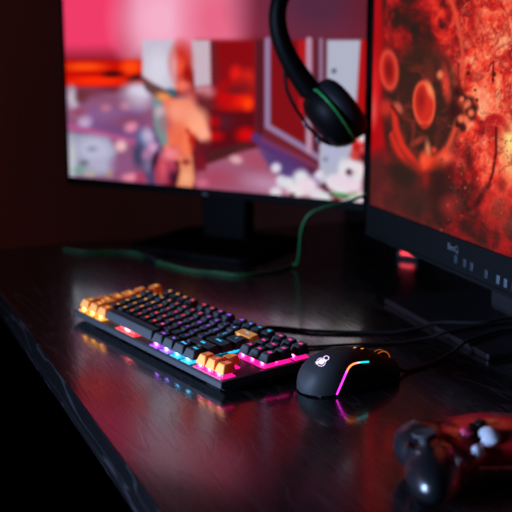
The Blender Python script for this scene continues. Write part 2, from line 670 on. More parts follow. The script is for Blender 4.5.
# light strip that follows the right flank
line, cols = [], []
spath = smooth_path([(336, 396, 0), (339.5, 388, 0), (343.2, 379.5, 0), (346, 373, 0), (348.5, 368.2, 0), (352, 364.8, 0), (357, 363, 0), (363, 362.2, 0), (368.5, 361.8, 0)], 5)
for i, p in enumerate(spath):
    q, nrm = on_mouse(p.x, p.y)
    if q is None:
        continue
    line.append(q + nrm * .25)
    t = i / (len(spath) - 1)
    mag, ora, cya = Vector((.95, .03, .75)), Vector((1, .22, .07)), Vector((.0, .42, .42))
    if t < .34:
        c = mag
    elif t < .46:
        c = mag.lerp(ora, (t - .34) / .12)
    elif t < .70:
        c = ora
    elif t < .82:
        c = ora.lerp(cya, (t - .70) / .12)
    else:
        c = cya
    cols.append(c)
if len(line) > 3:
    n = 8
    mb = MB()
    mb.tube(line, 1.0, n)
    st = mb.build('light_strip', M['strip'], mouse)
    at = st.data.color_attributes.new('picture', 'FLOAT_COLOR', 'POINT')
    for i in range(len(line)):
        for k in range(n):
            at.data[i * n + k].color = (*cols[i], 1)


def on_top(x, y):
    h = bvh.ray_cast(Vector((x, y, 90)), Vector((0, 0, -1)))
    return h[0], h[1]


# round emblem with a ring at its upper corner
def patch(name, shapes, material, off=.15):
    mb = MB()
    for outline, hole in shapes:
        n = len(outline)
        def lift(p):
            q, nn = on_top(*p)
            return q + nn * off if q is not None else Vector((p[0], p[1], 30))
        if hole is None:
            c = (sum(p[0] for p in outline) / n, sum(p[1] for p in outline) / n)
            cv = mb.verts([lift(c)])[0]
            vs = mb.verts([lift(p) for p in outline])
            for i in range(n):
                mb.bm.faces.new((cv, vs[i], vs[(i + 1) % n]))
        else:
            a = mb.verts([lift(p) for p in outline])
            b = mb.verts([lift(p) for p in hole])
            for i in range(n):
                j = (i + 1) % n
                mb.bm.faces.new((a[i], a[j], b[j], b[i]))
    return mb.build(name, material, mouse, False)


def circ(cx, cy, r, n=20, sx=1, sy=1, a0=0):
    return [(cx + r * sx * math.cos(2 * math.pi * k / n + a0), cy + r * sy * math.sin(2 * math.pi * k / n + a0)) for k in range(n)]


def seen(pts):
    out = []
    for u_, v_ in pts:
        q_, _n = on_mouse(u_, v_)
        if q_ is not None:
            out.append((q_.x, q_.y))
    return out


patch('logo', [(seen(circ(321.4, 361.9, 2.9, 18, 1.0, .95)), None),
               (seen(circ(321.2, 362.3, 4.6, 24, 1, .95)), seen(circ(321.2, 362.3, 3.9, 24, 1, .95))),
               (seen(circ(326.4, 358.2, 2.7, 18, 1.1, .9)), seen(circ(326.4, 358.2, 1.9, 18, 1.1, .9))),
               (seen([(318.6, 361.2), (315.0, 362.2), (316.2, 363.2), (315.6, 364.4), (318.6, 364.2)]), None),
               (seen([(323.4, 359.8), (325.6, 359.6), (327.2, 361.0), (324.2, 362.4)]), None)], M['mlogo'], .3)
# split between the two buttons, wheel and profile lights
grv = []
for i in range(14):
    q, nn = on_top(72 + i * 4, 0)
    grv.append(q + nn * .02)
mb = MB(); mb.tube(grv, .55, 6)
mb.build('button_groove', M['rubber'], mouse)
q, nn = on_top(106, 0)
mb = MB()
mtx = Matrix.Translation(q + Vector((0, 0, -7.0))) @ Matrix.Rotation(math.pi / 2, 4, 'X')
mb.lathe([(9.6, -4), (11.0, -3.2), (11.2, 0), (11.0, 3.2), (9.6, 4)], 32, mtx)
wheel = mb.build('scroll_wheel', M['rubber'], mouse)
for s_ in (-1, 1):
    mb = MB()
    prof = []
    pts = [(q.x + 10.9 * math.cos(a), s_ * 3.4, q.z - 7.0 + 10.9 * math.sin(a)) for a in np.linspace(.2, math.pi - .2, 16)]
    mb.tube(pts, .75, 6)
    g = mb.build('wheel_light', M['amber_dim'], wheel)
for xx in (72, 82):
    q, nn = on_top(xx, 0)
    mb = MB()
    mb.box((-3.4, -2.6, -1.5), (3.4, 2.6, 1.1), .7, Matrix.Translation(q))
    bt = mb.build('profile_button', M['rubber'], mouse)
    mb = MB()
    mb.box((-3.0, -.9, 1.0), (.2, .9, 1.7), .2, Matrix.Translation(q))
    mb.build('button_light', M['amber'], bt)
for x_ in (54, 78):
    w, h = mprof(x_)
    mb = MB()
    mb.box((-10, -1.6, -2.6), (10, 1.6, 2.6), 1.2, Matrix.Translation((x_, w * .93, 24)))
    mb.build('thumb_button', M['mouse_gloss'], mouse)
mb = MB()
mb.box((12, -20, .0), (30, 20, 2), .5)
mb.box((98, -18, .0), (114, 18, 2), .5)
mb.build('glide_foot', M['rubber'], mouse)
cable('cable', [mpm @ (Vector((LEN - 4, 0, 10)) * S) / S, (162, 1184, 7), (172, 1192, 2.4), (202, 1218, 2.4), (232, 1250, 5), (252, 1274, 10.5), (270, 1293, 10.5), (292, 1314, 10.5),
                (324, 1334, 10.5), (400, 1352, 10.5), (470, 1345, 8), (560, 1320, 2.8)], 2.2, M['cable'], mouse, mpm)

lc = thing('loose_cable', 'thin black cable lying across the desk between keyboard and right monitor stand', 'cable', (60, 1276, 0))
cable('sleeve', [(52, 1281, 8), (58, 1283, 4.5), (66, 1284, 2.2), (115, 1293, 2.2), (171, 1301, 2.2), (214, 1311, 5.5), (236, 1317, 10.2), (292, 1350, 10.2), (332, 1368, 10.2), (400, 1380, 10.2), (490, 1372, 9), (560, 1350, 2.6)],
      1.9, M['cable'], lc, Matrix.Translation(Vector((60, 1276, 0)) * S))


# ------------------------------------------------------------------ pictures for the screens
def srgb2lin(a):
    a = a / 255.0
    return np.where(a <= .04045, a / 12.92, ((a + .055) / 1.055) ** 2.4)


class Canvas:
    """small painting in photograph coordinates; u0..u1, v0..v1 with k samples per unit"""
    def __init__(s, u0, v0, u1, v1, k=2, base=(0, 0, 0)):
        s.u0, s.v0, s.k = u0, v0, k
        s.w, s.h = int((u1 - u0) * k), int((v1 - v0) * k)
        s.a = np.ones((s.h, s.w, 3)) * np.array(base, float)
        s.V, s.Uu = np.meshgrid(v0 + (np.arange(s.h) + .5) / k, u0 + (np.arange(s.w) + .5) / k, indexing='ij')

    def put(s, m, c, al=1.0):
        m = np.clip(m * al, 0, 1)[..., None]
        s.a = s.a * (1 - m) + np.array(c, float) * m

    def ell(s, cx, cy, rx, ry, c, soft=.25, ang=0, al=1.0):
        ca, sa = math.cos(rad(ang)), math.sin(rad(ang))
        dx, dy = s.Uu - cx, s.V - cy
        d = np.hypot((dx * ca + dy * sa) / rx, (-dx * sa + dy * ca) / ry)
        s.put(np.clip((1 + soft - d) / (2 * soft), 0, 1), c, al)

    def ring(s, cx, cy, rx, ry, wd, c, ang=0, al=1.0, a0=None, a1=None):
        ca, sa = math.cos(rad(ang)), math.sin(rad(ang))
        dx, dy = s.Uu - cx, s.V - cy
        ex, ey = (dx * ca + dy * sa) / rx, (-dx * sa + dy * ca) / ry
        m = np.exp(-((np.hypot(ex, ey) - 1) / wd) ** 2)
        if a0 is not None:
            t = np.degrees(np.arctan2(ey, ex)) % 360
            m = m * np.where((t - a0) % 360 <= (a1 - a0) % 360, 1, 0)
        s.put(m, c, al)

    def poly(s, pts, c, soft=1.2, al=1.0):
        p = np.array(pts, float)
        inside = np.zeros(s.Uu.shape, bool)
        dist = np.full(s.Uu.shape, 1e9)
        n = len(p)
        for i in range(n):
            x1, y1 = p[i]
            x2, y2 = p[(i + 1) % n]
            cond = ((y1 > s.V) != (y2 > s.V))
            with np.errstate(divide='ignore', invalid='ignore'):
                xi = (x2 - x1) * (s.V - y1) / (y2 - y1 if y2 != y1 else 1e-9) + x1
            inside ^= cond & (s.Uu < xi)
            ex, ey = x2 - x1, y2 - y1
            t = np.clip(((s.Uu - x1) * ex + (s.V - y1) * ey) / (ex * ex + ey * ey + 1e-9), 0, 1)
            dist = np.minimum(dist, np.hypot(s.Uu - x1 - t * ex, s.V - y1 - t * ey))
        sd = np.where(inside, dist, -dist)
        s.put(np.clip(sd / soft + .5, 0, 1), c, al)

    def stroke(s, pts, wd, c, soft=1.0, al=1.0):
        dist = np.full(s.Uu.shape, 1e9)
        for (x1, y1), (x2, y2) in zip(pts[:-1], pts[1:]):
            ex, ey = x2 - x1, y2 - y1
            t = np.clip(((s.Uu - x1) * ex + (s.V - y1) * ey) / (ex * ex + ey * ey + 1e-9), 0, 1)
            dist = np.minimum(dist, np.hypot(s.Uu - x1 - t * ex, s.V - y1 - t * ey))
        s.put(np.clip((wd / 2 - dist) / soft + .5, 0, 1), c, al)

    def sample(s, u, v):
        x = np.clip((u - s.u0) * s.k - .5, 0, s.w - 1.001)
        y = np.clip((v - s.v0) * s.k - .5, 0, s.h - 1.001)
        i, j = y.astype(int), x.astype(int)
        fy, fx = (y - i)[..., None], (x - j)[..., None]
        a = s.a
        return (a[i, j] * (1 - fx) + a[i, j + 1] * fx) * (1 - fy) + (a[i + 1, j] * (1 - fx) + a[i + 1, j + 1] * fx) * fy


def vnoise(x, y, seed):
    r = np.random.default_rng(seed).random((256, 256))
    i, j = np.floor(y).astype(int), np.floor(x).astype(int)
    fy, fx = y - i, x - j
    fy, fx = fy * fy * (3 - 2 * fy), fx * fx * (3 - 2 * fx)
    g = lambda a, b: r[a % 256, b % 256]
    return (g(i, j) * (1 - fx) + g(i, j + 1) * fx) * (1 - fy) + (g(i + 1, j) * (1 - fx) + g(i + 1, j + 1) * fx) * fy


def fbm(x, y, seed, octv=5):
    t, a, s_ = 0, .5, 0
    for k in range(octv):
        t = t + a * vnoise(x * 2 ** k, y * 2 ** k, seed + k)
        s_ += a
        a *= .55
    return t / s_


def left_picture():
    c = Canvas(50, -50, 440, 225, 2, (105, 18, 26))
    # upper part, above the character: red sky over dark ruins
    c.poly([(50, -50), (440, -50), (440, 44), (50, 44)], (150, 40, 62), 24)
    c.poly([(120, -50), (250, -50), (236, 46), (130, 56)], (236, 128, 162), 30)
    c.poly([(50, -50), (128, -50), (124, 54), (50, 56)], (240, 60, 104), 24)
    c.ell(160, 20, 34, 40, (246, 176, 202), .7)
    c.ell(215, 20, 26, 40, (232, 104, 136), .7)
    c.ell(320, 0, 60, 50, (84, 40, 64), .7)
    c.ell(400, 0, 40, 60, (96, 24, 34), .7)
    # left: pink and violet pavement
    c.poly([(50, 82), (160, 76), (165, 205), (50, 195)], (140, 82, 118), 8)
    c.poly([(90, 110), (140, 108), (146, 140), (80, 130)], (120, 84, 140), 8)
    c.ell(120, 128, 24, 6, (118, 62, 108), .6, 8, .7)
    # red and orange band top left
    c.poly([(50, 60), (146, 60), (150, 82), (120, 88), (50, 86)], (200, 14, 4), 5)
    c.ell(85, 67, 20, 4.5, (252, 72, 14), .5)
    c.ell(97, 81, 28, 4.5, (255, 44, 6), .5)
    c.ell(131, 67, 10, 7, (255, 70, 14), .5)
    c.ell(112, 74, 10, 3, (60, 8, 10), .5)
    c.ell(136, 78, 9, 3, (60, 14, 12), .5, -15)
    c.ell(90, 73, 14, 1.6, (190, 10, 4), .5)
    c.ell(86, 93, 14, 4, (110, 40, 55), .7, 5)
    c.ell(112, 90, 20, 3, (110, 34, 50), .7)
    c.ell(128, 120, 14, 5, (130, 58, 86), .7)
    # pale stones on the pavement
    c.ell(73, 100, 5, 13, (196, 190, 204), .5, -8)
    c.ell(82, 97, 6, 6, (96, 40, 44), .6)
    c.ell(78, 112, 7, 4, (150, 60, 84), .6)
    c.ell(85, 122, 7, 6, (196, 178, 212), .5, -30)
    c.ell(106, 108, 5, 4, (212, 128, 146), .5)
    c.ell(125, 106, 5, 4, (214, 136, 150), .5)
    c.ell(131, 127, 6.5, 5, (232, 140, 168), .5, -20)
    c.ell(137, 96, 15, 12, (196, 184, 208), .5, 15)
    c.ell(139, 92, 9, 7, (214, 208, 226), .5)
    c.stroke([(66, 126), (90, 131), (118, 138), (136, 143)], 5, (182, 86, 140), 4)
    c.poly([(66, 132), (108, 138), (116, 152), (112, 176), (66, 176)], (150, 150, 178), 6)
    c.ell(95, 150, 18, 13, (186, 184, 210), .4, 10)
    c.ell(92, 149, 5, 3, (150, 148, 182), .6)
    c.ell(102, 165, 14, 7, (176, 172, 200), .5)
    c.ell(72, 160, 4, 20, (190, 192, 200), .5)
    c.ell(79, 170, 5, 3, (110, 160, 136), .6)
    c.ell(84, 163, 4, 3, (110, 110, 118), .6)
    c.ell(90, 174, 6, 2.5, (180, 170, 150), .6)
    c.ell(109, 174, 3, 2, (190, 140, 100), .6)
    c.ell(121, 146, 5.5, 5.5, (236, 186, 190), .5)
    c.ell(130, 177, 8, 4.5, (232, 136, 160), .4)
    c.ell(122, 165, 10, 8, (142, 84, 128), .7)
    c.ell(104, 114, 26, 9, (150, 96, 140), .9, 6, .6)
    c.ell(110, 98, 22, 6, (140, 84, 112), .9, 6, .6)
    c.ell(141, 178, 5, 6, (170, 60, 96), .6)
    # wall behind the figure
    c.poly([(196, 40), (262, 40), (262, 150), (205, 160)], (138, 10, 16), 5)
    c.poly([(208, 42), (217, 42), (222, 108), (206, 112)], (112, 24, 32), 4)
    c.poly([(204, 110), (256, 112), (256, 148), (206, 158)], (92, 10, 18), 5)
    c.ell(236, 74, 6, 8, (226, 26, 20), .6)
    c.ell(248, 80, 7, 10, (218, 36, 22), .6)
    c.ell(244, 86, 9, 7, (150, 20, 24), .7)
    c.ell(240, 101, 14, 8, (236, 28, 10), .6)
    c.ell(248, 104, 5, 6, (255, 62, 6), .6)
    c.ell(225, 96, 10, 12, (196, 8, 12), .6)
    c.ell(246, 135, 9, 7, (216, 6, 10), .6)
    c.ell(215, 136, 8, 5, (190, 6, 12), .6)
    c.ell(222, 122, 10, 7, (84, 24, 40), .7)
    c.ell(236, 90, 12, 4, (120, 20, 24), .6)
    c.ell(214, 122, 6, 6, (170, 6, 14), .6)
    # far pavement on the right of the figure
    c.poly([(196, 168), (238, 152), (260, 147), (292, 172), (300, 205), (196, 205)], (160, 88, 116), 5)
    c.poly([(205, 152), (246, 142), (256, 147), (206, 164)], (76, 28, 32), 4)
    c.ell(268, 184, 22, 8, (186, 134, 164), .7, 10)
    c.ell(256, 160, 14, 7, (170, 74, 100), .8, 15)
    c.ell(215, 178, 18, 9, (170, 70, 98), .7)
    c.ell(236, 159.5, 6, 4, (222, 166, 172), .5, 15)
    # doorway with pale frame
    c.poly([(255, 40), (300, 40), (345, 40), (345, 180), (290, 168), (255, 140)], (112, 32, 44), 3)
    c.poly([(256, 40), (263, 40), (264, 132), (256, 142)], (84, 22, 36), 3)
    c.poly([(270, 40), (304, 40), (304, 142), (272, 126)], (128, 13, 20), 2)
    c.poly([(298, 40), (306, 40), (306, 110), (299, 120)], (180, 20, 26), 3)
    c.poly([(316, 40), (326, 40), (326, 170), (314, 160)], (84, 30, 52), 2)
    c.stroke([(267.5, 40), (267.5, 126), (304, 148), (322, 160)], 5.5, (150, 122, 162), 2)
    c.stroke([(309, 40), (309, 150)], 6, (184, 140, 166), 2)
    c.stroke([(321, 40), (321, 165)], 4, (150, 110, 140), 2)
    c.stroke([(256, 138), (300, 168), (318, 182)], 10, (86, 50, 110), 4)
    c.stroke([(262, 140), (300, 158), (318, 168)], 4, (120, 54, 96), 3)
    c.poly([(258, 147), (292, 166), (312, 186), (300, 192), (270, 168)], (84, 60, 120), 6)
    # pale board on the right
    c.poly([(327, 40), (361, 40), (358, 110), (352, 190), (319, 184), (320, 145), (326, 140)], (176, 178, 198), 3)
    c.ell(334, 71, 2.4, 2.4, (80, 84, 100), .5)
    c.ell(326, 159, 2.6, 2.6, (84, 84, 110), .5)
    c.ell(332, 152, 8, 12, (176, 178, 206), .6)
    c.poly([(361, 40), (380, 40), (380, 160), (352, 150), (356, 110)], (178, 14, 16), 3)
    c.poly([(372, 40), (440, 40), (440, 220), (372, 220)], (120, 20, 20), 6)
    # white rocks
    for x, y, a, b in ((276, 168, 5, 5), (281, 181, 5, 6), (276, 192, 6, 5), (288, 183, 7, 6), (301, 178, 8, 8), (298, 190, 11, 8), (309, 186, 9, 9), (317, 194, 9, 6),
                       (319, 175, 5, 5), (325, 197, 8, 5), (333, 183, 9, 8), (342, 190, 9, 7), (352, 166, 10, 7), (343, 172, 5, 12), (357, 178, 6, 6), (350, 200, 9, 4),
                       (360, 198, 5, 8), (353, 186, 10, 7), (340, 180, 9, 6), (360, 170, 5, 7)):
        c.ell(x, y, a, b, (226 + 8 * math.sin(x), 216 + 6 * math.sin(y), 226), .4)
    for x, y, a, b in ((312, 170, 4, 3), (292, 195, 3, 2), (324, 186, 3, 3), (327, 190, 3, 2), (345, 197, 3, 2), (349, 172, 3, 3), (332, 195, 3, 1.6), (285, 197, 3, 1.6)):
        c.ell(x, y, a, b, (86, 40, 62), .6)
    c.ell(341, 195, 9, 2.2, (70, 150, 80), .6, 8)
    c.ell(355, 196, 5, 3, (180, 206, 170), .6)
    c.ell(356, 142, 4, 5, (220, 30, 20), .5)
    c.ell(355, 155, 5, 5, (205, 60, 56), .5)
    c.ell(362, 138, 4.5, 5, (232, 210, 214), .5)
    c.ell(363, 149, 3.5, 4, (214, 80, 84), .5)
    # character seen from behind: head, coat, arm, pack, legs
    c.poly([(142, 40), (174, 40), (178, 88), (170, 93), (142, 76)], (198, 190, 208), 3)
    c.ell(158, 70, 11, 18, (214, 210, 226), .5)
    c.poly([(192, 40), (210, 40), (211, 84), (208, 94), (196, 92), (191, 70)], (200, 178, 192), 3)
    c.stroke([(195, 88), (211, 86)], 2, (120, 90, 104), 2)
    c.ell(206, 92, 8, 6, (206, 120, 130), .6)
    c.ell(201, 108, 9, 12, (104, 36, 44), .6)
    c.poly([(140, 76), (152, 83), (170, 92), (186, 98), (184, 106), (160, 100), (146, 90)], (98, 66, 66), 3)
    c.ell(181, 62, 10, 18, (206, 48, 36), .5)
    c.ell(174, 66, 4, 12, (226, 150, 156), .6)
    c.ell(181, 68, 3, 9, (244, 84, 48), .6)
    c.ell(190, 82, 3.5, 8, (120, 18, 20), .6)
    c.ell(183, 86, 8, 7, (244, 112, 92), .5)
    c.ell(188, 74, 5, 7, (160, 20, 16), .6)
    c.ell(189, 97, 7, 9, (190, 78, 78), .6, 25)
    c.ell(182, 99, 5, 4, (96, 52, 80), .6)
    c.ell(172, 92, 5, 3, (40, 100, 124), .5, 30)
    c.ell(164, 98, 8, 5, (244, 150, 84), .5, 20)
    c.ell(184, 106, 11, 9, (240, 142, 122), .5)
    c.poly([(163, 98), (190, 102), (206, 122), (209, 138), (202, 142), (194, 134), (193, 148), (190, 160), (170, 160), (160, 140)], (244, 128, 96), 3.5)
    c.ell(196, 122, 11, 12, (255, 168, 132), .5, 30)
    c.ell(204, 134, 6, 9, (255, 170, 140), .5, -15)
    c.ell(179, 138, 9, 15, (234, 96, 66), .8, 0, .7)
    c.ell(168, 120, 5, 14, (206, 90, 84), .7)
    c.ell(176, 112, 8, 8, (248, 150, 122), .7)
    c.ell(186, 112, 14, 8, (246, 152, 126), .7, 15, .8)
    c.stroke([(187, 130), (192, 138), (191, 150)], 3, (190, 36, 20), 3)
    c.stroke([(172, 146), (184, 156), (192, 158)], 2.5, (190, 60, 40), 3)
    c.ell(176, 152, 8, 5, (226, 100, 90), .6)
    c.ell(186, 148, 4, 10, (246, 120, 84), .6)
    c.ell(192, 140, 3, 5, (190, 30, 14), .6)
    c.poly([(152, 98), (162, 100), (168, 145), (156, 146)], (120, 142, 144), 3)
    c.ell(160, 112, 5, 6, (202, 170, 184), .6)
    c.ell(163, 124, 4, 8, (150, 120, 128), .6)
    c.poly([(140, 132), (154, 128), (163, 150), (162, 180), (150, 186), (140, 165)], (84, 62, 104), 3)
    c.ell(142, 140, 5, 9, (92, 110, 156), .5, -15)
    c.ell(148, 136, 6, 8, (190, 170, 206), .5, -20)
    c.ell(153, 148, 6, 6, (206, 156, 200), .5, 20)
    c.ell(138, 155, 5, 12, (66, 62, 96), .5)
    c.ell(147, 155, 5, 6, (176, 120, 158), .5)
    c.ell(148, 166, 5, 7, (120, 104, 140), .5)
    c.poly([(154, 158), (170, 152), (178, 170), (170, 184), (155, 182)], (176, 62, 88), 3)
    c.ell(170, 154, 8, 6, (240, 130, 140), .6)
    c.ell(163, 168, 3, 9, (216, 84, 100), .6)
    c.ell(155, 160, 2.5, 10, (54, 22, 48), .6, 15)
    c.ell(174, 178, 5, 7, (70, 16, 40), .6)
    c.poly([(179, 158), (192, 156), (195, 180), (192, 189), (176, 188), (180, 172)], (230, 142, 104), 3)
    c.ell(186, 162, 4, 3, (150, 40, 40), .6)
    c.ell(186, 178, 5, 6, (244, 168, 124), .6)
    c.poly([(195, 142), (206, 144), (206, 170), (196, 172)], (120, 20, 34), 4)
    c.ell(206, 150, 6, 8, (92, 20, 34), .7)
    c.ell(202, 183, 6, 4, (206, 104, 130), .6)
    return c


def right_picture():
    c = Canvas(352, -60, 680, 330, 2, (70, 20, 16))
    u, v = c.Uu, c.V
    wx = fbm(u / 26, v / 26, 3) * 26
    wy = fbm(u / 26, v / 26, 9) * 26
    f1 = fbm((u + 1.6 * wx) / 26, (v + 1.2 * wy) / 34, 21, 6)
    f2 = fbm((u - wy) / 13, (v + 2 * wx) / 17, 33, 5)
    f3 = fbm(u / 5, v / 7, 47, 3)
    # brightness: molten on the right, dark towards lower left
    ridge = 1 - np.abs(2 * fbm((u + 1.3 * wx) / 15, (v + 1.3 * wy) / 30, 61, 4) - 1) * 2.2
    g = .20 + np.clip((u - 424) / 45, 0, 1) * .36
    fall = np.clip((v - 120 - .40 * np.clip(u - 440, 0, 90)) / 90, 0, 1)
    g = g * (1 - .66 * fall)
    g = g + (f1 - .5) * .95 * (.35 + g) + (f2 - .5) * 1.5 * (.2 + g) + (f3 - .5) * .35 * (g + .1) + np.clip(ridge, 0, 1) ** 3 * .30 * g * (1 - fall)
    g = np.clip(g, 0, 1.2)
    stops = [0, .14, .30, .46, .62, .80, 1.0, 1.2]
    cr = [40, 66, 140, 206, 236, 248, 254, 255]
    cg = [28, 24, 22, 36, 66, 104, 160, 214]
    cb = [20, 20, 22, 30, 44, 72, 112, 170]
    c.a = np.stack([np.interp(g, stops, k) for k in (cr, cg, cb)], -1)
    # glow where the picture is hottest
    hot = np.clip(f2 * 1.6 - .25, 0, 1)
    for (x, y, rx, ry, cc, al) in ((510, 140, 14, 22, (255, 214, 130), .85), (512, 165, 10, 20, (255, 200, 120), .6), (484, 100, 5, 22, (252, 176, 136), .5),
                                   (498, 96, 3, 18, (255, 196, 140), .5), (452, 84, 5, 20, (252, 150, 110), .45), (448, 138, 5, 18, (255, 150, 104), .6), (478, 75, 10, 6, (250, 140, 104), .5)):
        d = np.hypot((u - x) / rx, (v - y) / ry)
        c.put(np.clip(1.2 - d, 0, 1) * (.45 + hot), cc, al)
    v1 = 1 - np.abs(2 * fbm((u + 2.2 * wy) / 12, (v + 1.6 * wx) / 20, 77, 3) - 1) * 4.5
    c.put(np.clip(v1, 0, 1) ** 2 * np.clip((u - 440) / 25, 0, 1) * (1 - fall), (255, 184, 140), .5)
    v2 = 1 - np.abs(2 * fbm((u - 2.0 * wx) / 16, (v + 1.9 * wy) / 26, 91, 3) - 1) * 4.0
    c.put(np.clip(v2, 0, 1) ** 2 * np.clip((u - 432) / 20, 0, 1), (140, 18, 18), .6)
    # left red strip
    c.poly([(362, -60), (382, -60), (383, 120), (388, 160), (362, 175)], (176, 12, 18), 6)
    c.ell(374, 90, 5, 30, (214, 30, 34), .6)
    c.ell(373, 110, 3.5, 14, (226, 74, 76), .7)
    c.poly([(362, 160), (384, 150), (400, 200), (440, 235), (362, 215)], (82, 30, 28), 14)
    # dark shield with a ring and an inner oval
    c.ell(422, 108, 37, 66, (58, 30, 22), .16)
    f = (f2 - .45)
    m = np.clip(1.1 - np.hypot((u - 422) / 37, (v - 108) / 66), 0, 1) * np.clip(f * 5, 0, 1)
    c.put(m, (150, 46, 36), .8)
    m = np.clip(1.3 - np.hypot((u - 405) / 50, (v - 190) / 60), 0, 1) * np.clip((f2 - .48) * 5, 0, 1)
    c.put(m, (118, 38, 32), .6)
    c.ring(420, 70, 43, 100, .05, (226, 74, 50), 0, .9, 300, 58)
    c.ring(422, 95, 36, 74, .075, (220, 42, 28), 0, .95, 48, 150)
    c.ell(389, 70, 9, 19, (214, 44, 34), .3, -4)
    c.ell(389, 70, 4.5, 12, (130, 20, 18), .5, -4)
    c.ring(389, 70, 8, 18, .16, (232, 76, 58), -4, .8)
    c.ell(386, 108, 7, 8, (190, 44, 36), .5)
    c.ell(398, 108, 4, 6, (196, 84, 70), .5, -30)
    c.stroke([(394, 110), (396, 128), (402, 145), (413, 160), (417, 166)], 6, (214, 44, 30), 3)
    c.stroke([(392, 106), (400, 118)], 3, (96, 20, 18), 2)
    c.ell(424, 104, 10.5, 22, (206, 42, 28), .18, -3)
    c.ring(424, 104, 10, 21, .12, (246, 92, 58), -3, .85)
    c.ell(430, 90, 3, 8, (252, 130, 84), .7, -20)
    c.ell(421, 100, 4, 10, (150, 26, 20), .7)
    c.poly([(420, 124), (430, 124), (426, 129), (423, 129)], (190, 40, 26), 2)
    c.ell(418, 141, 8, 3, (150, 50, 40), .6, -30)
    c.ell(428, 150, 2.6, 9, (210, 120, 80), .6, -6)
    c.ell(434, 150, 2.5, 3, (224, 60, 40), .6)
    c.ell(433, 163, 11, 7, (252, 66, 34), .6)
    c.ell(424, 160, 4, 8, (246, 80, 50), .6)
    c.ell(445, 158, 7, 7, (246, 88, 58), .6, -30)
    c.ell(446, 84, 4, 16, (214, 60, 44), .6, -8)
    c.ell(440, 75, 3, 4, (236, 120, 80), .6)
    c.ell(427, 180, 4, 8, (170, 30, 24), .7)
    c.ell(405, 178, 14, 14, (50, 30, 24), .6)
    c.ell(415, 200, 20, 12, (62, 32, 26), .7)
    c.ell(438, 190, 10, 20, (66, 26, 22), .7)
    # dark chain of holes
    for x, y, r_ in ((459, 92, 5), (464, 98, 3.4), (456, 111, 7.5), (470, 101, 4.2), (474, 108, 4), (461, 122, 4), (458, 124, 3), (472, 116, 4), (463, 128, 3.4), (469, 112, 4), (468, 73, 2), (477, 100, 1.4), (494, 74, 2.2), (493, 80, 1.4), (475, 90, 1.2)):
        c.ell(x, y, r_, r_ * 1.15, (52, 16, 12), .5, 0, .9)
    for x, y, r_ in ((468, 103, 2.8), (471, 113, 3.0), (461, 119, 3.2), (466, 120, 2.6), (462, 99, 2.2)):
        c.ell(x, y, r_, r_ * 1.2, (236, 110, 76), .5)
    c.stroke([(459, 64), (458, 78), (460, 92)], 1.4, (120, 24, 16), 1, .8)
    c.stroke([(493.5, 62), (493, 82)], 1.6, (90, 14, 10), 1, .9)
    c.ell(495, 119, 5, 4, (150, 20, 20), .7)
    c.ell(497, 124, 10, 8, (206, 36, 32), .8, 0, .7)
    c.stroke([(496, 128), (496, 152), (493, 172), (488, 188)], 2.6, (90, 14, 12), 1.5, .9)
    c.stroke([(488, 186), (482, 196), (474, 206)], 5, (66, 16, 14), 4, .8)
    c.ell(469, 158, 4, 14, (84, 18, 16), .6, -6, .9)
    c.ell(451, 172, 5, 9, (86, 18, 16), .6, 0, .8)
    c.ell(462, 172, 4, 7, (100, 22, 18), .6, 0, .7)
    c.ell(502, 186, 4, 7, (96, 16, 14), .6, 0, .8)
    c.ell(440, 185, 9, 18, (46, 22, 18), .7, 0, .7)
    c.ell(450, 205, 8, 8, (170, 44, 40), .8, 0, .7)
    c.ell(490, 206, 6, 16, (240, 60, 40), .8, 0, .5)
    c.ell(505, 205, 8, 24, (236, 74, 56), .9, 0, .5)
    rs = np.random.default_rng(5)
    for k in range(150):
        x, y = 440 + rs.random() * 90, 70 + rs.random() * 160
        c.ell(x, y, .5 + rs.random() * .7, .5 + rs.random() * .8, (255, 130, 96) if rs.random() < .4 else (90, 14, 12), .5, 0, .45)
    for k in range(40):
        x, y = 498 + rs.random() * 20, 138 + rs.random() * 24
        c.ell(x, y, .6, .7, (110, 50, 24), .5, 0, .8)
    c.put(np.clip((v - (208 + (u - 368) * .367) + 9) / 10, 0, 1), (128, 30, 28), .35)
    return c


def screen_mesh(o, a, width, z0, z1, n_out, step, canvas, gain=1.0):
    """flat grid of the screen: o = lower left corner (mm), a = direction to the right"""
    nx, nz = int(width / step), int((z1 - z0) / step)
    ss, zz = np.meshgrid(np.linspace(0, width, nx + 1), np.linspace(z0, z1, nz + 1))
    P = np.stack([o.x + a.x * ss, o.y + a.y * ss, zz], -1).reshape(-1, 3)
    u, v = photo_xy(P)
    col = srgb2lin(canvas.sample(u, v)) * gain
    me = bpy.data.meshes.new('screen')
    idx = np.arange((nx + 1) * (nz + 1)).reshape(nz + 1, nx + 1)
    quads = np.stack([idx[:-1, :-1], idx[:-1, 1:], idx[1:, 1:], idx[1:, :-1]], -1).reshape(-1, 4)
    return P, quads, np.clip(col, 0, 4)


def make_screen(parent, loc, ang, width, z0, z1, xl, step, canvas, gain=1.0):
    """the monitor's frame: origin loc, x along the screen, -y out of the screen"""
    a = Vector((math.cos(ang), math.sin(ang), 0))
    o = Vector(loc) + a * xl
    P, quads, col = screen_mesh(o, a, width, z0, z1, None, step, canvas, gain)
    pm = Matrix.Translation(Vector(loc)) @ Matrix.Rotation(ang, 4, 'Z')
    Mi = np.array(pm.inverted())
    L = (P @ Mi[:3, :3].T + Mi[:3, 3]) * S
    me = bpy.data.meshes.new('screen')
    me.from_pydata(L.tolist(), [], quads.tolist())
    at = me.color_attributes.new('picture', 'FLOAT_COLOR', 'POINT')
    at.data.foreach_set('color', np.c_[col, np.ones(len(col))].astype(np.float32).ravel())
    return new_obj('screen', me, M['screen'], parent)


